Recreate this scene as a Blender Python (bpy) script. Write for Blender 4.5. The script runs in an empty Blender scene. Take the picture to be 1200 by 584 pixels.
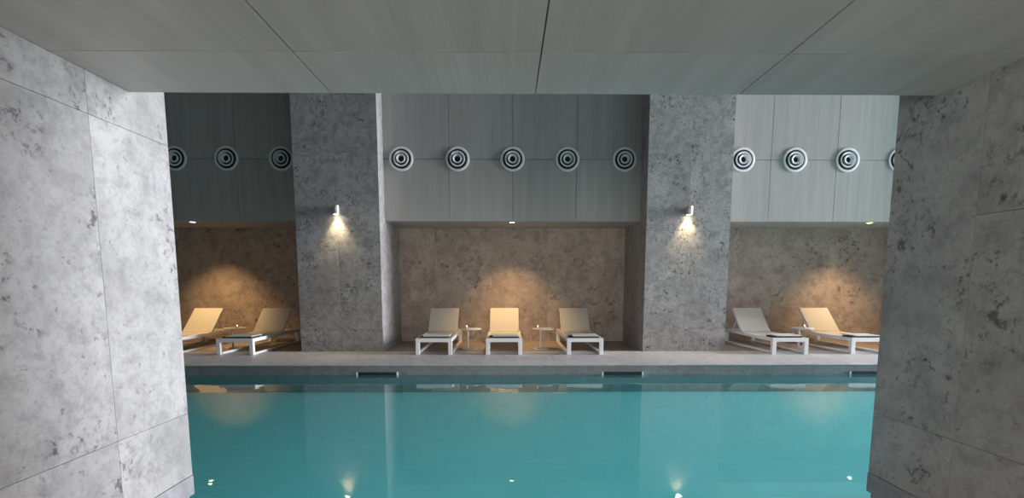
import bpy, bmesh, math, random
from mathutils import Vector, Matrix
random.seed(7)
C = bpy.context.scene.collection
sc = bpy.context.scene
PI = math.pi

# ------------------------------------------------------------------ nodes
class NT:
    def __init__(s, name):
        s.m = bpy.data.materials.new(name); s.m.use_nodes = True
        s.t = s.m.node_tree; s.t.nodes.clear()
        s.out = s.t.nodes.new('ShaderNodeOutputMaterial')
    def n(s, typ, ins=None, **kw):
        nd = s.t.nodes.new(typ)
        for k, v in kw.items(): setattr(nd, k, v)
        for k, v in (ins or {}).items():
            if hasattr(v, 'is_output'): s.t.links.new(v, nd.inputs[k])
            else: nd.inputs[k].default_value = v
        return nd
    def math(s, op, a, b=0.0, clamp=False):
        return s.n('ShaderNodeMath', {0: a, 1: b}, operation=op, use_clamp=clamp).outputs[0]
    def ramp(s, fac, stops):
        r = s.n('ShaderNodeValToRGB', {'Fac': fac})
        e = r.color_ramp.elements
        while len(e) < len(stops): e.new(0.5)
        for el, (p, c) in zip(e, stops):
            el.position = p
            el.color = (c, c, c, 1) if isinstance(c, (int, float)) else (*c, 1)
        return r.outputs[0]
    def mix(s, fac, a, b, mode='MIX'):
        nd = s.n('ShaderNodeMix', data_type='RGBA', blend_type=mode)
        for i, v in ((0, fac), (6, a), (7, b)):
            if hasattr(v, 'is_output'): s.t.links.new(v, nd.inputs[i])
            elif i == 0: nd.inputs[0].default_value = v
            else: nd.inputs[i].default_value = (*v, 1)
        return nd.outputs[2]
    def noise(s, vec, scale, detail=4, rough=0.55, dist=0.0):
        return s.n('ShaderNodeTexNoise', {'Vector': vec, 'Scale': scale, 'Detail': detail, 'Roughness': rough, 'Distortion': dist}).outputs[0]
    def bsdf(s, col, rough=0.5, metal=0.0, normal=None, spec=0.5):
        b = s.n('ShaderNodeBsdfPrincipled', {'Roughness': rough, 'Metallic': metal, 'Specular IOR Level': spec})
        if hasattr(col, 'is_output'): s.t.links.new(col, b.inputs['Base Color'])
        else: b.inputs['Base Color'].default_value = (*col, 1)
        if normal is not None: s.t.links.new(normal, b.inputs['Normal'])
        s.t.links.new(b.outputs[0], s.out.inputs[0])
        return b
    def bump(s, h, strength=0.2, dist=0.01):
        return s.n('ShaderNodeBump', {'Height': h, 'Strength': strength, 'Distance': dist}).outputs[0]
    def slabvec(s):
        g = s.n('ShaderNodeNewGeometry')
        off = s.math('MULTIPLY', g.outputs['Random Per Island'], 37.0)
        return s.n('ShaderNodeVectorMath', {0: g.outputs['Position'], 1: off}, operation='ADD').outputs[0], g

def stone(name, base, dark, light, blotch=1.0, rough=0.55, var=0.10, mottle=1.0, grain=1.0):
    s = NT(name)
    v, g = s.slabvec()
    n1 = s.noise(v, 1.6, 6, 0.62, 0.5)
    n2 = s.noise(v, 8.0 * grain, 9, 0.72, 0.3)
    n3 = s.noise(v, 30.0, 6, 0.7)
    col = s.mix(s.ramp(n1, [(0.36, 0.0), (0.64, 1.0)]), base, light)
    # mottled clouds and fine grain
    col = s.mix(s.ramp(n2, [(0.45, 0.0), (0.66, 0.62 * mottle)]), col, tuple(b * 0.62 for b in base))
    col = s.mix(s.ramp(n3, [(0.50, 0.0), (0.72, 0.55 * mottle)]), col, tuple(b * 0.60 for b in base))
    # ragged fossil blotches, sparse, gathered in clusters
    cl = s.ramp(s.noise(v, 2.6 * grain, 4, 0.6), [(0.51, 0.0), (0.59, 1.0)])
    bl = s.ramp(s.noise(v, 15.0 * grain, 9, 0.78, 0.15), [(0.535, 0.0), (0.60, 1.0)])
    fac = s.math('MULTIPLY', s.math('MULTIPLY', cl, bl), 0.80 * blotch)
    col = s.mix(fac, col, dark)
    # scattered small fossils
    sp = s.ramp(s.noise(v, 19.0, 6, 0.65, 0.1), [(0.625, 0.0), (0.68, 1.0)])
    col = s.mix(s.math('MULTIPLY', sp, 0.55 * blotch), col, tuple(d * 1.3 for d in dark))
    # thin pale veins
    wv = s.n('ShaderNodeTexVoronoi', {'Vector': s.mix(0.16, v, s.n('ShaderNodeTexNoise', {'Vector': v, 'Scale': 3.0, 'Detail': 5.0}).outputs[1]), 'Scale': 1.6}, feature='DISTANCE_TO_EDGE').outputs[0]
    vm = s.math('MULTIPLY', s.ramp(wv, [(0.0, 1.0), (0.010, 0.0)]), s.ramp(s.noise(v, 1.1, 2), [(0.52, 0.0), (0.66, 0.30)]))
    col = s.mix(vm, col, tuple(min(1, l * 1.05) for l in light))
    rnd = s.n('ShaderNodeMapRange', {'Value': g.outputs['Random Per Island'], 'To Min': 1 - var, 'To Max': 1.0}).outputs[0]
    col = s.mix(1.0, col, s.n('ShaderNodeCombineColor', {0: rnd, 1: rnd, 2: rnd}).outputs[0], 'MULTIPLY')
    s.bsdf(col, rough, normal=s.bump(n2, 0.10, 0.004), spec=0.35)
    return s.m

def veneer(name, a, b, axis, rough=0.5):
    """grey wood veneer with streaks running along one axis"""
    s = NT(name)
    v, g = s.slabvec()
    st = [9.0, 9.0, 9.0]; st[axis] = 0.45
    vec = s.n('ShaderNodeVectorMath', {0: v, 1: tuple(st)}, operation='MULTIPLY').outputs[0]
    n1 = s.noise(vec, 1.0, 6, 0.62, 0.25)
    st2 = [60.0, 60.0, 60.0]; st2[axis] = 1.5
    vec2 = s.n('ShaderNodeVectorMath', {0: v, 1: tuple(st2)}, operation='MULTIPLY').outputs[0]
    n2 = s.noise(vec2, 1.0, 3, 0.5)
    f = s.math('ADD', s.math('MULTIPLY', n1, 0.75), s.math('MULTIPLY', n2, 0.25))
    col = s.mix(s.ramp(f, [(0.32, 0.0), (0.68, 1.0)]), a, b)
    rnd = s.n('ShaderNodeMapRange', {'Value': g.outputs['Random Per Island'], 'To Min': 0.93, 'To Max': 1.02}).outputs[0]
    col = s.mix(1.0, col, s.n('ShaderNodeCombineColor', {0: rnd, 1: rnd, 2: rnd}).outputs[0], 'MULTIPLY')
    s.bsdf(col, rough, spec=0.35)
    return s.m

def plain(name, col, rough=0.5, metal=0.0, scale=40.0, amt=0.06, spec=0.5):
    s = NT(name)
    tc = s.n('ShaderNodeTexCoord').outputs['Object']
    nz = s.noise(tc, scale, 4)
    c = s.mix(s.ramp(nz, [(0.35, 0.0), (0.65, 1.0)]), tuple(x * (1 - amt) for x in col), col)
    s.bsdf(c, rough, metal, spec=spec)
    return s.m

def fabric(name, col):
    s = NT(name)
    tc = s.n('ShaderNodeTexCoord').outputs['Object']
    w1 = s.n('ShaderNodeTexWave', {'Vector': tc, 'Scale': 60.0, 'Distortion': 0.3}, bands_direction='X').outputs[0]
    w2 = s.n('ShaderNodeTexWave', {'Vector': tc, 'Scale': 60.0, 'Distortion': 0.3}, bands_direction='Y').outputs[0]
    h = s.math('MULTIPLY', w1, w2)
    c = s.mix(h, tuple(x * 0.88 for x in col), col)
    s.bsdf(c, 0.85, normal=s.bump(h, 0.15, 0.002), spec=0.2)
    return s.m

def emit(name, col, strength):
    s = NT(name)
    e = s.n('ShaderNodeEmission', {'Color': (*col, 1), 'Strength': strength})
    s.t.links.new(e.outputs[0], s.out.inputs[0])
    return s.m

def thin_glass(name, tint, rough, ior, bump=None):
    s = NT(name)
    tr = s.n('ShaderNodeBsdfTransparent', {'Color': (*tint, 1)})
    gl = s.n('ShaderNodeBsdfGlossy', {'Color': (1, 1, 1, 1), 'Roughness': rough})
    lw = s.n('ShaderNodeLayerWeight', {'Blend': 0.5}).outputs['Facing']      # 1 - cos, the same from above and below
    r0 = ((ior - 1) / (ior + 1)) ** 2
    fr = s.math('ADD', s.math('MULTIPLY', s.math('POWER', lw, 5.0), 1 - r0), r0)
    if bump:
        pos = s.n('ShaderNodeNewGeometry').outputs['Position']
        p2 = s.n('ShaderNodeVectorMath', {0: pos, 1: (0.55, 1.0, 1.0)}, operation='MULTIPLY').outputs[0]
        h = s.math('ADD', s.noise(p2, 2.2, 3, 0.5, 0.4), s.math('MULTIPLY', s.noise(p2, 11.0, 2), 0.12))
        nrm = s.bump(h, bump[0], bump[1])
        s.t.links.new(nrm, gl.inputs['Normal'])
    mx = s.n('ShaderNodeMixShader', {0: fr, 1: tr.outputs[0], 2: gl.outputs[0]})
    s.t.links.new(mx.outputs[0], s.out.inputs[0])
    return s.m

M = {}
M['limestone'] = stone('pale_grey_limestone', (0.355, 0.35, 0.348), (0.075, 0.07, 0.07), (0.475, 0.47, 0.468))
M['pillar_stone'] = stone('grey_limestone_pillar', (0.34, 0.325, 0.32), (0.075, 0.065, 0.06), (0.46, 0.44, 0.435), 1.25, mottle=1.45)
M['niche_stone'] = stone('warm_grey_limestone', (0.45, 0.365, 0.305), (0.10, 0.072, 0.055), (0.58, 0.48, 0.41), 1.1, mottle=1.3, grain=0.6)
M['niche_floor'] = stone('niche_floor_stone', (0.40, 0.34, 0.29), (0.24, 0.19, 0.16), (0.47, 0.40, 0.34), 0.25, 0.45)  # toned darker and browner than the deck stone
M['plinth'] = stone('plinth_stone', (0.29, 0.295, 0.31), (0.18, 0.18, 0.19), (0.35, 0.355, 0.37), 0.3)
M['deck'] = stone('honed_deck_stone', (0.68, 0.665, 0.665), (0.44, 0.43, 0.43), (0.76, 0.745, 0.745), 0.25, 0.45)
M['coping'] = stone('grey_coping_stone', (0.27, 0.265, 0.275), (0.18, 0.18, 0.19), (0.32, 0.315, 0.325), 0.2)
M['bulkhead'] = veneer('grey_wood_veneer', (0.37, 0.35, 0.33), (0.47, 0.45, 0.43), 2)
M['ceiling_veneer'] = veneer('grey_wood_veneer_ceiling', (0.42, 0.395, 0.375), (0.54, 0.51, 0.485), 1)
M['hall_ceiling'] = plain('dark_unseen_hall', (0.16, 0.15, 0.14), 0.7)  # dark tone chosen so unseen hall surfaces bounce less light
M['plaster'] = plain('hall_plaster', (0.62, 0.62, 0.62), 0.8)
M['gap'] = plain('dark_joint', (0.03, 0.03, 0.03), 0.9)
M['grout'] = plain('grey_grout', (0.22, 0.22, 0.22), 0.9)
M['pale_grout'] = plain('pale_grout', (0.42, 0.42, 0.42), 0.9)
M['white_metal'] = plain('white_powder_coat', (0.90, 0.90, 0.91), 0.35, amt=0.02)
M['sling'] = fabric('cream_sling', (0.74, 0.70, 0.62))
M['towel'] = fabric('cream_towel', (0.78, 0.77, 0.68))
M['dark_towel'] = fabric('charcoal_mat', (0.055, 0.06, 0.065))
M['vent'] = plain('satin_aluminium', (0.82, 0.83, 0.84), 0.4, 0.0)
M['opening_dark'] = plain('opening_shade', (0.012, 0.013, 0.015), 0.6)  # black painted in for the shade inside vents and skimmer openings
M['bronze'] = plain('satin_steel', (0.62, 0.60, 0.58), 0.35, 0.8)
M['table'] = plain('white_lacquer', (0.74, 0.70, 0.66), 0.35)
M['paper'] = plain('pale_paper', (0.82, 0.79, 0.74), 0.7)
M['wax'] = plain('white_wax', (0.88, 0.86, 0.80), 0.5)
M['flame'] = emit('candle_flame', (1.0, 0.72, 0.38), 9.0)
M['lamp'] = emit('warm_lamp', (1.0, 0.80, 0.52), 14.0)
M['sconce_lamp'] = emit('sconce_lamp', (1.0, 0.84, 0.58), 40.0)
M['glass'] = thin_glass('window_glass', (0.96, 0.98, 0.98), 0.0, 1.45)
M['cup_glass'] = thin_glass('cup_glass', (0.9, 0.88, 0.85), 0.02, 1.45)
M['water'] = thin_glass('pool_water', (0.66, 0.97, 0.96), 0.0, 1.33, (0.10, 0.02))

def tilemat():
    s = NT('pool_mosaic')
    pos = s.n('ShaderNodeNewGeometry').outputs['Position']
    br = s.n('ShaderNodeTexBrick', {'Vector': pos, 'Scale': 1.0, 'Mortar Size': 0.004, 'Brick Width': 0.6, 'Row Height': 0.3,
             'Color1': (0.37, 0.84, 0.89, 1), 'Color2': (0.35, 0.81, 0.87, 1), 'Mortar': (0.31, 0.74, 0.80, 1)}, offset=0.5)
    n = s.noise(pos, 1.2, 5)
    c = s.mix(s.ramp(n, [(0.35, 0.0), (0.65, 0.22)]), br.outputs[0], (0.28, 0.70, 0.76))
    s.bsdf(c, 0.6, spec=0.2)
    return s.m
M['pool'] = tilemat()
M['pool_wall'] = plain('shaded_teal_tile', (0.12, 0.33, 0.36), 0.6, scale=6.0, spec=0.2)  # dimmer light on the far pool wall put into the tile colour

# ------------------------------------------------------------------ mesh helpers
class MB:
    def __init__(s): s.bm = bmesh.new()
    def box(s, x0, x1, y0, y1, z0, z1, bev=0.0, seg=2):
        r = bmesh.ops.create_cube(s.bm, size=1.0)
        vs = r['verts']
        bmesh.ops.scale(s.bm, vec=(x1 - x0, y1 - y0, z1 - z0), verts=vs)
        bmesh.ops.translate(s.bm, vec=((x0 + x1) / 2, (y0 + y1) / 2, (z0 + z1) / 2), verts=vs)
        if bev:
            es = list({e for v in vs for e in v.link_edges})
            bmesh.ops.bevel(s.bm, geom=es, offset=bev, segments=seg, affect='EDGES', profile=0.5)
        return s
    def lathe(s, prof, seg=40, axis='Z', org=(0, 0, 0)):
        """prof: list of (radius, height); a radius of 0 closes the end"""
        rings = []
        for r, h in prof:
            ring = []
            for k in range(1 if r == 0 else seg):
                a = 2 * PI * k / seg
                p = (r * math.cos(a), r * math.sin(a), h)
                if axis == 'Y': p = (p[0], -h, p[1])          # height runs towards -Y (into the room)
                ring.append(s.bm.verts.new(Vector(p) + Vector(org)))
            rings.append(ring)
        for a, b in zip(rings, rings[1:]):
            for k in range(seg):
                k2 = (k + 1) % seg
                q = [a[k % len(a)], a[k2 % len(a)], b[k2 % len(b)], b[k % len(b)]]
                u = []
                for w in q:
                    if w not in u: u.append(w)
                if len(u) > 2: s.bm.faces.new(u)
        return s
    def strip(s, prof, x0, x1, th):
        """profile in (y,z) given a thickness and extruded along x"""
        P = [Vector(p) for p in prof]; up = []
        for i, p in enumerate(P):
            t = (P[min(i + 1, len(P) - 1)] - P[max(i - 1, 0)]).normalized()
            up.append(p + Vector((-t.y, t.x)) * th)
        loop = P + up[::-1]
        A = [s.bm.verts.new((x0, p.x, p.y)) for p in loop]
        B = [s.bm.verts.new((x1, p.x, p.y)) for p in loop]
        n = len(loop); m = len(P)
        for i in range(n): s.bm.faces.new((A[i], A[(i + 1) % n], B[(i + 1) % n], B[i]))
        for i in range(m - 1):
            s.bm.faces.new((A[i], A[n - 1 - i], A[n - 2 - i], A[i + 1]))
            s.bm.faces.new((B[i], B[i + 1], B[n - 2 - i], B[n - 1 - i]))
        return s
    def bar(s, p, q, w, h):
        p, q = Vector(p), Vector(q); d = q - p
        r = bmesh.ops.create_cube(s.bm, size=1.0); vs = r['verts']
        bmesh.ops.scale(s.bm, vec=(w, d.length, h), verts=vs)
        rot = d.to_track_quat('Y', 'Z').to_matrix().to_4x4()
        bmesh.ops.transform(s.bm, matrix=Matrix.Translation((p + q) / 2) @ rot, verts=vs)
        return s
    def build(s, name, m, parent=None, smooth=False):
        bmesh.ops.recalc_face_normals(s.bm, faces=s.bm.faces)
        me = bpy.data.meshes.new(name)
        s.bm.to_mesh(me); s.bm.free()
        me.materials.append(m)
        if smooth:
            for p in me.polygons: p.use_smooth = True
            try: me.set_sharp_from_angle(angle=math.radians(35))
            except Exception: pass
        o = bpy.data.objects.new(name, me); C.objects.link(o)
        if parent: o.parent = parent
        return o

def tag(o, label=None, cat=None, group=None, kind=None):
    for k, v in (('label', label), ('category', cat), ('group', group), ('kind', kind)):
        if v: o[k] = v
    return o
def thing(name, loc, label, cat, group=None, rz=0.0):
    o = bpy.data.objects.new(name, None); C.objects.link(o)
    o.empty_display_size = 0.1
    o.location = loc; o.rotation_euler.z = rz
    return tag(o, label, cat, group)
def dup(root, loc, label, rz=0.0):
    def rec(o, parent):
        c = o.copy(); C.objects.link(c)
        if parent: c.parent = parent
        for ch in o.children: rec(ch, c)
        return c
    r = rec(root, None); r.location = loc; r.rotation_euler.z = rz
    r['label'] = label
    return r
def struct(o, label=None):
    o['kind'] = 'structure'
    if label: o['label'] = label
    return o

# ------------------------------------------------------------------ sizes
WL, WR, WEND = -2.09, 2.434, 3.19          # near side walls and where they end at the pool
FL = -0.09                                  # near floor
ZW = -0.16                                  # water level
YE = 7.89                                   # far pool edge
YC, YP, YN = 9.518, 9.95, 11.2              # pillar face, panel face, niche back wall
TOP = 7.6
HX0, HX1 = -16.0, 22.5                      # hall ends
COLS = [(-3.965, -2.39), (2.64, 4.235), (9.25, 10.86)]
G = 0.0012                                  # half joint

def slabs_x(x, sgn, ys, zs, th=0.03, mb=None):
    """stone slabs on a wall face at x = const; sgn = direction into the wall"""
    mb = mb or MB()
    a, b = sorted((x, x + sgn * th))
    for y0, y1 in zip(ys, ys[1:]):
        zz = zs(y0) if callable(zs) else zs
        for z0, z1 in zip(zz, zz[1:]):
            mb.box(a, b, y0 + G, y1 - G, z0 + G, z1 - G)
    return mb
def slabs_y(y, sgn, xs, zs, th=0.03, mb=None):
    mb = mb or MB()
    a, b = sorted((y, y + sgn * th))
    for x0, x1 in zip(xs, xs[1:]):
        for z0, z1 in zip(zs, zs[1:]):
            mb.box(x0 + G, x1 - G, a, b, z0 + G, z1 - G)
    return mb

# ------------------------------------------------------------------ near passage
PL = 0.04
mb = MB().box(HX0, WL - 0.028, -1, WEND - 0.01, -0.5, TOP)
w = struct(mb.build('wall_left', M['pale_grout']))
slabs_x(WL, -1, [-1.0, 0.2, 1.4, 2.603, WEND], lambda y: [PL, 0.458, 2.145, 3.9, TOP]).build('slab', M['limestone'], w)
slabs_y(WEND, -1, [HX0, -8.4, -6.3, -4.2, WL - 0.03], [-0.5, 0.458, 2.145, 3.9, TOP]).build('dark_hall_facing', M['hall_ceiling'], w)  # unseen hall-side facing, darkened to cut bounce onto the pillars
mb = MB().box(WR + 0.028, HX1, -1, WEND - 0.01, -0.5, TOP)
w = struct(mb.build('wall_right', M['pale_grout']))
slabs_x(WR, 1, [-1.0, 0.2, 1.4, 2.597, WEND],
        lambda y: [PL, 0.452, 2.9, 4.2, TOP] if y > 2 else [PL, 0.452, 1.654, 2.9, 4.2, TOP]).build('slab', M['limestone'], w)
slabs_y(WEND, -1, [WR + 0.03, 4.6, 6.8, 9.0, 11.2, 13.4, 15.5, 17.7, 20.0, HX1], [-0.5, 0.452, 2.9, 4.2, TOP]).build('dark_hall_facing', M['hall_ceiling'], w)  # same unseen dark facing, added to hold down bounced light
struct(MB().box(WL - 0.03, WL + 0.004, -1, WEND, FL, PL - 0.002).build('baseboard_left', M['plinth']))
struct(MB().box(WR - 0.004, WR + 0.03, -1, WEND, FL, PL - 0.002).build('baseboard_right', M['plinth']))
mb = MB()
for i in range(4):
    x0 = WL + (WR - WL) * i / 4; x1 = WL + (WR - WL) * (i + 1) / 4
    for j in range(4):
        y0 = -1 + 1.02 * j; mb.box(x0 + 0.0015, x1 - 0.0015, y0 + 0.001, y0 + 1.019, FL - 0.04, FL)
struct(mb.build('floor', M['deck']))
# ceiling panels of the passage and the bulkhead that stands over their edge
CZ = 2.356
seams = [WL, -0.978, 0.160, 1.304, WR]
mb = MB()
ys = [-1, 0.005, 2.407, 2.9]
for x0, x1 in zip(seams, seams[1:]):
    for y0, y1 in zip(ys, ys[1:]):
        mb.box(x0 + 0.003, x1 - 0.003, y0 + 0.003, y1 - (0.003 if y1 < 2.9 else 0), CZ, CZ + 0.03, 0.0012, 1)
c = struct(mb.build('ceiling', M['ceiling_veneer']))
MB().box(WL, WR, -1, 2.86, CZ + 0.032, CZ + 0.12).build('ceiling_backing', M['gap'], c)
struct(MB().box(WL, WR, 2.80, 2.9, CZ + 0.031, TOP).build('wall_bulkhead', M['hall_ceiling']))

# ------------------------------------------------------------------ pool hall
mb = MB(); nf = MB()
x = HX0
while x < HX1 - 0.1:
    x1 = min(x + 1.2, HX1)
    mb.box(x + 0.0015, x1 - 0.0015, YE, YC - 0.002, -0.012, 0)
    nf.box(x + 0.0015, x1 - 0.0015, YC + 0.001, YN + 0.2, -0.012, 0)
    x = x1
d = struct(mb.build('floor_pool_deck', M['deck']))
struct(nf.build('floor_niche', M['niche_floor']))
mb = MB(); x = HX0
while x < HX1 - 0.1:
    x1 = min(x + 2.4, HX1)
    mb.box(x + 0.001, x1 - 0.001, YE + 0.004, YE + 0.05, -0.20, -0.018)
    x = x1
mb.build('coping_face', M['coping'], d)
MB().box(HX0, HX1, YE + 0.03, YN + 0.2, -0.6, -0.0125).build('deck_bed', M['gap'], d)
PF = -0.445
mb = MB().box(HX0, HX1, WEND - 0.3, YE + 0.06, PF - 0.1, PF)
mb.box(WL, WR, 3.02, 3.078, PF, FL - 0.041)
mb.box(HX0, HX1, 3.0, 3.02, PF, FL - 0.041)
bs = struct(mb.build('floor_pool_basin', M['pool']))
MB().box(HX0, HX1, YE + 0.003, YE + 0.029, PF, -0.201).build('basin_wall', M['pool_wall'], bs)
wt = MB().box(HX0, HX1, WEND, YE + 0.002, ZW - 0.0005, ZW)
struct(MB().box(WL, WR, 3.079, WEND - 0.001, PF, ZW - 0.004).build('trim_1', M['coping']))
bm = wt.bm
for f in [f for f in bm.faces if f.calc_center_median().z < ZW - 1e-4]: bm.faces.remove(f)
for e in [e for e in bm.edges if not e.link_faces]: bm.edges.remove(e)
for v in [v for v in bm.verts if not v.link_edges]: bm.verts.remove(v)
tag(wt.build('pool_water', M['water']), 'still teal water filling the indoor pool', 'water', kind='stuff')

struct(MB().box(HX0, HX1, 2.9, YN + 0.3, TOP, TOP + 0.2).build('ceiling_pool_hall', M['hall_ceiling']))
struct(MB().box(HX0 - 0.2, HX0, 2.9, YN + 0.3, -0.6, TOP).build('wall_far_left', M['hall_ceiling']))

# back wall of the niches, then the pillars
zs = [0.0, 1.30, 2.75]
w = struct(MB().box(HX0, HX1, YN + 0.03, YN + 0.3, -0.6, TOP).build('wall_back', M['grout']))
bx = [HX0] + [-14.26 + 1.265 * i for i in range(29)] + [HX1]
slabs_y(YN, 1, bx, [0.0, 2.62], mb=None).build('slab', M['niche_stone'], w)
for i, (a, b) in enumerate(COLS):
    p = MB().box(a + 0.028, b - 0.028, YC + 0.028, YN + 0.03, 0.0, TOP)
    side = ('left', 'middle', 'right')[i]
    p = struct(p.build('wall_pillar_' + side, M['grout']))
    mid = a + (b - a) * (0.5 if i == 0 else 0.50)
    slabs_y(YC, 1, [a, mid, b], [0.0, 0.43, 2.3, 3.72, TOP], mb=None).build('slab', M['pillar_stone'], p)
    q = slabs_x(a, 1, [YC + 0.03, YN], [0.0, 0.43, 2.3, 3.72, TOP])
    slabs_x(b, -1, [YC + 0.03, YN], [0.11, 0.43, 2.3, 3.72, TOP], mb=q)
    q.build('side_slab', M['pillar_stone'], p)
    MB().box(b - 0.03, b + 0.004, YC + 0.03, YN, 0.0, 0.108).build('plinth', M['plinth'], p)

# timber bulkheads over the niches: veneer panels front, soffit under
SZ = 2.53
bays = [('left', HX0, COLS[0][0], [-12.8, -11.5, -10.26, -9.03, -7.77, -6.50, -5.233]),
        ('middle', COLS[0][1], COLS[1][0], [-1.123, 0.119, 1.364]),
        ('right', COLS[1][1], COLS[2][0], [5.168, 6.46, 7.74]),
        ('far_right', COLS[2][1], HX1, [12.1, 13.4, 14.7, 16.0, 17.3, 18.6, 19.9, 21.2])]
for nm, a, b, cuts in bays:
    xs = [a] + cuts + [b]
    mb = MB()
    for x0, x1 in zip(xs, xs[1:]):
        for z0, z1 in ((SZ, 3.708), (3.708, TOP)):
            mb.box(x0 + 0.004, x1 - 0.004, YP, YP + 0.025, z0 + (0.004 if z0 > 3 else 0), z1 - 0.004, 0.0012, 1)
    o = struct(mb.build('wall_panelling_' + nm, M['bulkhead']))
    MB().box(a + 0.002, b - 0.002, YP + 0.026, YN + 0.03, SZ + 0.03, TOP).build('backing', M['gap'], o)
    MB().box(a + 0.002, b - 0.002, YP + 0.026, YN - 0.002, SZ, SZ + 0.028).build('soffit', M['bulkhead'], o)

# window wall at the right end of the hall (beyond the frame) that lets the daylight in
o = struct(MB().box(HX1, HX1 + 0.2, 2.9, 5.5, -0.6, TOP).box(HX1, HX1 + 0.2, 9.4, YN + 0.3, -0.6, TOP)
           .box(HX1, HX1 + 0.2, 5.5, 9.4, -0.6, 0.05).box(HX1, HX1 + 0.2, 5.5, 9.4, 7.3, TOP).build('wall_far_right', M['plaster']))
mb = MB()
for k in range(5):
    y = 5.5 + 3.9 * k / 4; mb.box(HX1 + 0.04, HX1 + 0.12, max(5.5, y - 0.03), min(9.4, y + 0.03), 0.05, 7.3)
mb.box(HX1 + 0.04, HX1 + 0.12, 5.5, 9.4, 0.05, 0.11).box(HX1 + 0.04, HX1 + 0.12, 5.5, 9.4, 7.24, 7.3)
wf = struct(mb.build('window_1', M['white_metal']))
MB().box(HX1 + 0.075, HX1 + 0.085, 5.5, 9.4, 0.05, 7.3).build('pane', M['glass'], wf)

# ------------------------------------------------------------------ loungers
def make_lounger(loc, label):
    W, L, H = 0.335, 2.05, 0.302
    t = thing('sun_lounger', loc, label, 'sun lounger', 'white sun loungers in the niches')
    T = 0.072
    f = MB()
    f.box(-W, W, 0, T, H - 0.068, H, 0.004)
    f.box(-W, W, L - T, L, H - 0.068, H, 0.004)
    for s in (-1, 1):
        a, b = sorted((s * W, s * (W - 0.05)))
        f.box(a, b, T, L - T, H - 0.062, H, 0.003)
    f.build('frame', M['white_metal'], t)
    for s in (-1, 1):
        for y0 in (0.0, L - T):
            a, b = sorted((s * W, s * (W - T)))
            MB().box(a, b, y0, y0 + T, 0.0, H - 0.0685, 0.004).build('leg', M['white_metal'], t)
        a, b = sorted((s * W, s * (W - 0.05)))
        MB().box(a, b, T, L - T, 0.004, 0.040, 0.003).build('runner', M['white_metal'], t)
    # sling of the seat, taut between the rails
    prof = [(0.072, H - 0.014), (0.30, H - 0.018), (0.8, H - 0.020), (1.20, H - 0.016), (1.285, H - 0.004)]
    MB().strip(prof, -W + 0.052, W - 0.052, 0.014).build('seat', M['sling'], t)
    # raised back
    b = MB()
    prof = [(1.29, H + 0.002), (1.335, H + 0.028), (1.38, H + 0.072), (1.56, H + 0.252), (1.775, H + 0.465)]
    b.strip(prof, -0.305, 0.305, 0.016)
    bk = b.build('backrest', M['sling'], t)
    fr = MB()
    for s in (-1, 1):
        fr.bar((s * 0.285, 1.35, H + 0.012), (s * 0.285, 1.775, H + 0.435), 0.03, 0.022)
    fr.bar((-0.30, 1.768, H + 0.428), (0.30, 1.768, H + 0.428), 0.03, 0.022) if False else fr.box(-0.30, 0.30, 1.757, 1.787, H + 0.42, H + 0.442)
    fr.build('back_frame', M['white_metal'], bk)
    pr = MB()
    for s in (-1, 1): pr.bar((s * 0.255, 1.60, H + 0.255), (s * 0.255, 1.85, H - 0.03), 0.022, 0.022)
    pr.box(-0.285, 0.285, 1.838, 1.862, H - 0.045, H - 0.02)
    pr.build('prop', M['white_metal'], t)
    return t
LY = 9.05
spots = [(-1.345, 'white sun lounger with cream sling just right of the bright-sided left pillar'),
         (-0.055, 'middle lounger of the central niche, its cream back lit warm by the downlight above'),
         (1.445, 'white sun lounger in the middle niche beside the pillar on its right, back dimly lit'),
         (5.255, 'white lounger right of the right pillar, pale back in daylight'),
         (6.73, 'white lounger at the far right, foot end hidden by the near dark wall'),
         (-4.99, 'white framed lounger in the dark left niche, brown shadowed back next to the pillar'),
         (-6.46, 'lounger at the far left half hidden by the pale near wall, back glowing yellow')]
proto = make_lounger((spots[0][0], LY, 0.0), spots[0][1])
for x, lab in spots[1:]: dup(proto, (x, LY, 0.0), lab)

# folded towels on the foot ends
def make_towel(loc, label):
    t = thing('folded_towel', loc, label, 'towel', 'towels on the loungers')
    MB().box(-0.275, 0.275, 0.0, 0.28, 0.0, 0.024, 0.008, 3).build('bottom_layer', M['dark_towel'], t)['label'] = 'charcoal bottom layer'
    MB().box(-0.215, 0.272, 0.010, 0.42, 0.0245, 0.040, 0.007, 3).build('top_layer', M['towel'], t)['label'] = 'cream top layer'
    return t
tl = [(-1.345, 'folded towel on the lounger beside the bright-sided pillar'),
      (-0.055, 'folded towel on the warm-lit middle lounger of the central niche'),
      (1.445, 'folded towel on the dim right-hand lounger of the middle niche'),
      (5.255, 'folded towel on the lounger next to the pillar in the right niche'),
      (6.73, 'folded towel on the lounger cut off by the near right wall'),
      (-4.99, 'folded towel on the lounger with the shadowed brown back, left niche')]
tp = make_towel((tl[0][0], LY + 0.085, 0.303), tl[0][1])
for x, lab in tl[1:]: dup(tp, (x, LY + 0.085, 0.303), lab)

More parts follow.
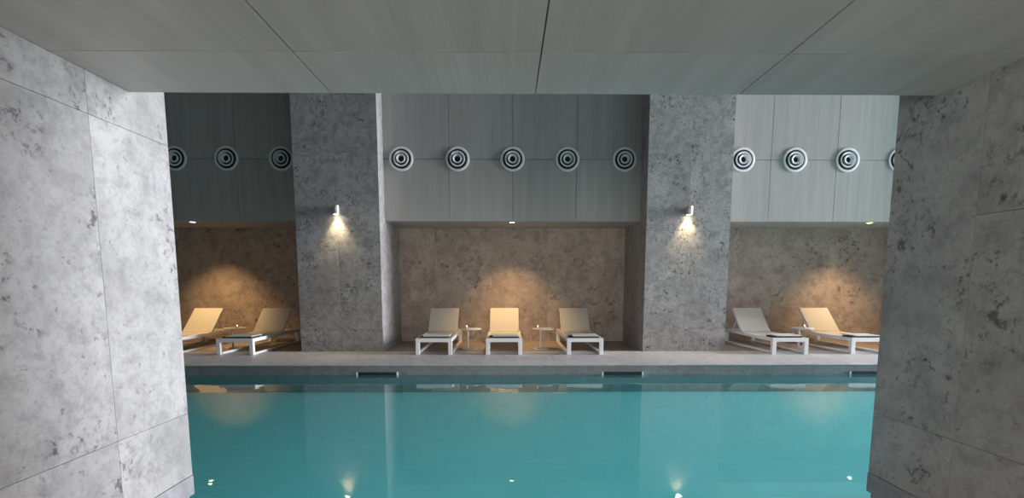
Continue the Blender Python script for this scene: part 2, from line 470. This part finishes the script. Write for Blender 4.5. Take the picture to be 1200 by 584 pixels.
# ------------------------------------------------------------------ side tables and what stands on them
TZ = 0.412
def make_table(loc, label):
    t = thing('side_table', loc, label, 'side table', 'small round side tables')
    MB().lathe([(0, TZ - 0.018), (0.205, TZ - 0.018), (0.213, TZ - 0.012), (0.213, TZ - 0.003), (0.208, TZ), (0, TZ)], 48, org=(0.055, 0, 0)).build('tabletop', M['table'], t, True)
    MB().lathe([(0, 0.012), (0.018, 0.012), (0.018, TZ - 0.0185), (0, TZ - 0.0185)], 20).build('stem', M['table'], t, True)
    MB().lathe([(0, 0), (0.165, 0), (0.168, 0.005), (0.15, 0.011), (0.03, 0.014), (0.0, 0.014)], 48, org=(0.02, 0, 0)).build('base', M['table'], t, True)
    return t
tabs = [(-0.78, 9.9, 'round side table between the left and middle loungers of the central niche'),
        (0.675, 9.9, 'round side table between the warm-lit middle lounger and the dim one to its right'),
        (-5.60, 10.1, 'dim round side table between the two loungers of the left niche'),
        (5.965, 10.0, 'pale round side table between the two loungers of the right niche')]
t0 = make_table(tabs[0][:2] + (0.0,), tabs[0][2])
for x, y, lab in tabs[1:]: dup(t0, (x, y, 0.0), lab)

def make_candle(loc, label):
    t = thing('candle', loc, label, 'candle', 'candles on the side tables')
    MB().lathe([(0, 0), (0.024, 0), (0.027, 0.004), (0.027, 0.010), (0.0, 0.010)], 24).build('dish', M['table'], t, True)
    MB().lathe([(0, 0.0105), (0.019, 0.0105), (0.020, 0.034), (0.017, 0.039), (0, 0.038)], 24).build('wax', M['wax'], t, True)
    MB().lathe([(0, 0.040), (0.004, 0.043), (0.0065, 0.050), (0.004, 0.060), (0, 0.068)], 16).build('flame', M['flame'], t, True)
    return t
cs = [(-0.80, 9.86, 'small lit white candle on the table left of the warm-lit lounger'),
      (0.62, 9.86, 'small lit white candle on the table right of the warm-lit lounger'),
      (-5.47, 10.06, 'small lit white candle on the dim table of the left niche'),
      (6.04, 9.95, 'small lit white candle on the table of the right niche')]
c0 = make_candle(cs[0][:2] + (TZ + 0.0005,), cs[0][2])
for x, y, lab in cs[1:]: dup(c0, (x, y, TZ + 0.0005), lab)

def make_book(loc, label, rz):
    t = thing('booklet', loc, label, 'booklet', 'booklets on the side tables', rz)
    MB().box(-0.095, 0.095, -0.065, 0.065, 0.0, 0.003, 0.001).build('cover', M['table'], t)
    MB().box(-0.092, 0.092, -0.062, 0.062, 0.0031, 0.014, 0.002).build('pages', M['paper'], t)
    return t
b0 = make_book((-0.655, 9.88, TZ + 0.0005), 'thin pale booklet lying on the table left of the warm-lit lounger', 0.1)
dup(b0, (0.80, 9.88, TZ + 0.0005), 'thin pale booklet lying on the table right of the warm-lit lounger', -0.05)

# ------------------------------------------------------------------ round jet vents
def make_vent(loc, label):
    t = thing('air_vent', loc, label, 'air vent', 'round air vents across the timber panels')
    MB().lathe([(0.186, 0.001), (0.230, 0.001), (0.234, 0.008), (0.230, 0.020), (0.218, 0.026), (0.194, 0.023), (0.188, 0.006), (0.186, 0.001)], 56, 'Y').build('flange', M['vent'], t, True)
    MB().lathe([(0, 0.002), (0.195, 0.002), (0.195, 0.006), (0, 0.006)], 48, 'Y').build('throat', M['opening_dark'], t)
    MB().lathe([(0.136, 0.0062), (0.148, 0.020), (0.150, 0.034), (0.142, 0.040), (0.118, 0.026), (0.114, 0.0062), (0.136, 0.0062)], 56, 'Y').build('ring', M['vent'], t, True)
    MB().lathe([(0.078, 0.0062), (0.086, 0.028), (0.088, 0.052), (0.082, 0.060), (0.058, 0.044), (0.052, 0.0062), (0.078, 0.0062)], 48, 'Y').build('nozzle', M['vent'], t, True)
    return t
VZ = 3.712
vs = [(-6.404, 'round vent farthest left, partly hidden behind the pale near wall'),
      (-5.413, 'round vent second from the left, on dark panels above the left niche'),
      (-4.36, 'dim round vent on dark panels right against the left pillar'),
      (-2.045, 'first round vent of the middle bay, next to the white-lit pillar side'),
      (-0.957, 'second round vent from the left of the five in the middle bay'),
      (0.111, 'central round vent of the five in the middle bay, on a crossing of seams'),
      (1.182, 'fourth round vent from the left of the five in the middle bay'),
      (2.297, 'last round vent of the middle bay, in shade beside the right pillar'),
      (4.611, 'round vent on pale panels directly right of the right pillar'),
      (5.633, 'second round vent from the left on the pale right bay panels'),
      (6.666, 'third round vent from the left on the pale right bay panels'),
      (7.70, 'round vent farthest right, cut by the dark near wall')]
v0 = make_vent((vs[0][0], YP, VZ), vs[0][1])
for x, lab in vs[1:]: dup(v0, (x, YP, VZ), lab)

# ------------------------------------------------------------------ lamps
def light(name, typ, loc, power, col, rot=(0, 0, 0), **kw):
    l = bpy.data.lights.new(name, typ); l.energy = power; l.color = col
    for k, v in kw.items(): setattr(l, k, v)
    o = bpy.data.objects.new(name, l); C.objects.link(o); o.location = loc; o.rotation_euler = rot
    return o
WARM = (1.0, 0.63, 0.28)
def make_down(loc, label):
    t = thing('downlight', loc, label, 'downlight', 'downlights in the niche soffits')
    MB().lathe([(0.050, -0.001), (0.064, -0.001), (0.066, -0.004), (0.060, -0.008), (0.050, -0.006), (0.050, -0.001)], 32).build('trim_ring', M['white_metal'], t, True)
    MB().lathe([(0, -0.003), (0.049, -0.003), (0.049, -0.0015), (0, -0.0015)], 32).build('lens', M['lamp'], t)
    return t
ds = [(-6.26, 'small glowing downlight in the soffit of the left niche'),
      (0.104, 'small glowing downlight in the soffit above the middle loungers'),
      (7.33, 'small glowing downlight in the soffit of the right niche')]
DY = 10.13
d0 = make_down((ds[0][0], DY, SZ), ds[0][1])
for x, lab in ds[1:]: dup(d0, (x, DY, SZ), lab)
for x, lab in ds:
    light('niche_lamp', 'SPOT', (x, DY, SZ - 0.03), 190, WARM, (math.radians(15), 0, 0), spot_size=math.radians(84), spot_blend=1.0, shadow_soft_size=0.06)

def make_sconce(loc, label):
    t = thing('wall_sconce', loc, label, 'wall lamp', 'cylinder wall lamps on the pillars')
    MB().lathe([(0.050, -0.078), (0.060, -0.080), (0.062, -0.076), (0.062, 0.077), (0.058, 0.081), (0, 0.081), (0, 0.07), (0.05, 0.07), (0.050, -0.078)], 36, org=(0, -0.085, 0)).build('body', M['bronze'], t, True)
    MB().lathe([(0, -0.066), (0.049, -0.066), (0.049, -0.062), (0, -0.062)], 28, org=(0, -0.085, 0)).build('lens', M['sconce_lamp'], t)
    MB().box(-0.03, 0.03, -0.03, -0.001, -0.045, 0.045, 0.004).build('wall_bracket', M['bronze'], t)
    return t
ss = [(-3.17, 'cylindrical metal wall lamp on the shaded left pillar'), (3.415, 'cylindrical metal wall lamp on the lighter right pillar')]
s0 = make_sconce((ss[0][0], YC, 2.665), ss[0][1]); dup(s0, (ss[1][0], YC, 2.665), ss[1][1])
for x, lab in ss:
    light('sconce_spot', 'SPOT', (x, YC - 0.085, 2.575), 45, (1.0, 0.76, 0.45), (math.radians(6), 0, 0), spot_size=math.radians(88), spot_blend=1.0, shadow_soft_size=0.03)

# ------------------------------------------------------------------ skimmer openings in the coping
def make_skimmer(loc, label):
    t = thing('pool_skimmer', loc, label, 'skimmer', 'skimmer slots along the pool edge')
    MB().box(-0.31, 0.31, -0.004, 0.003, -0.166, -0.112).build('slot', M['opening_dark'], t)  # black box standing in for the shade of the opening
    MB().box(-0.335, 0.335, -0.012, 0.003, -0.1115, -0.102, 0.002).build('lip', M['coping'], t)
    for s in (-1, 1):
        a, b = sorted((s * 0.312, s * 0.335)); MB().box(a, b, -0.014, 0.003, -0.175, -0.1118, 0.002).build('end_bracket', M['white_metal'], t)
    return t
ks = [(-2.09, 'dark skimmer slot in the pool edge below the left pillar'),
      (1.875, 'dark skimmer slot in the pool edge below the dim middle-niche lounger'),
      (5.91, 'dark skimmer slot at the far right of the pool edge')]
k0 = make_skimmer((ks[0][0], YE, 0), ks[0][1])
for x, lab in ks[1:]: dup(k0, (x, YE, 0), lab)

# ------------------------------------------------------------------ daylight
light('window_daylight', 'AREA', (HX1 + 0.35, 7.45, 3.7), 9400, (0.97, 0.93, 1.0), (0, math.radians(90), 0), shape='RECTANGLE', size=7.1, size_y=3.8)
light('lobby_daylight', 'AREA', (0.2, -8.0, 1.35), 370, (1.0, 0.95, 0.92), (math.radians(90), 0, 0), shape='RECTANGLE', size=5.0, size_y=2.2)
o = struct(MB().box(-6, -2.4, -7.9, -7.7, FL - 0.04, 3.2).box(2.8, 6, -7.9, -7.7, FL - 0.04, 3.2).box(-2.4, 2.8, -7.9, -7.7, 2.5, 3.2)
           .box(-2.4, 2.8, -7.9, -7.7, FL - 0.04, 0.15).build('wall_rear', M['plaster']))
mb = MB()
for k in range(4):
    x = -2.4 + 5.2 * k / 3; mb.box(max(-2.4, x - 0.03), min(2.8, x + 0.03), -7.84, -7.76, 0.15, 2.5)
mb.box(-2.4, 2.8, -7.84, -7.76, 0.15, 0.2).box(-2.4, 2.8, -7.84, -7.76, 2.45, 2.5)
wf = struct(mb.build('window_2', M['white_metal']))
MB().box(-2.4, 2.8, -7.805, -7.795, 0.15, 2.5).build('pane', M['glass'], wf)
wd = bpy.data.worlds.new('world'); sc.world = wd; wd.use_nodes = True
wd.node_tree.nodes['Background'].inputs[0].default_value = (1.0, 0.87, 0.78, 1)
wd.node_tree.nodes['Background'].inputs[1].default_value = 1.15

# ------------------------------------------------------------------ camera
f = 580.0; cy = 398.0
cam = bpy.data.cameras.new('camera'); co = bpy.data.objects.new('camera', cam); C.objects.link(co)
cam.sensor_width = 36; cam.lens = 36 * f / 1200; cam.shift_y = (cy - 292) / 1200
cam.clip_start = 0.05
co.location = (0, 0, 1.3)
co.rotation_euler = (PI / 2 - math.atan((cy - 333) / f), 0, -math.atan(6 / f))
sc.camera = co
vw = sc.view_settings
sc.display_settings.display_device = 'sRGB'
vw.view_transform = 'Standard'; vw.look = 'None'; vw.gamma = 1; vw.use_curve_mapping = False
vw.exposure = 0.22
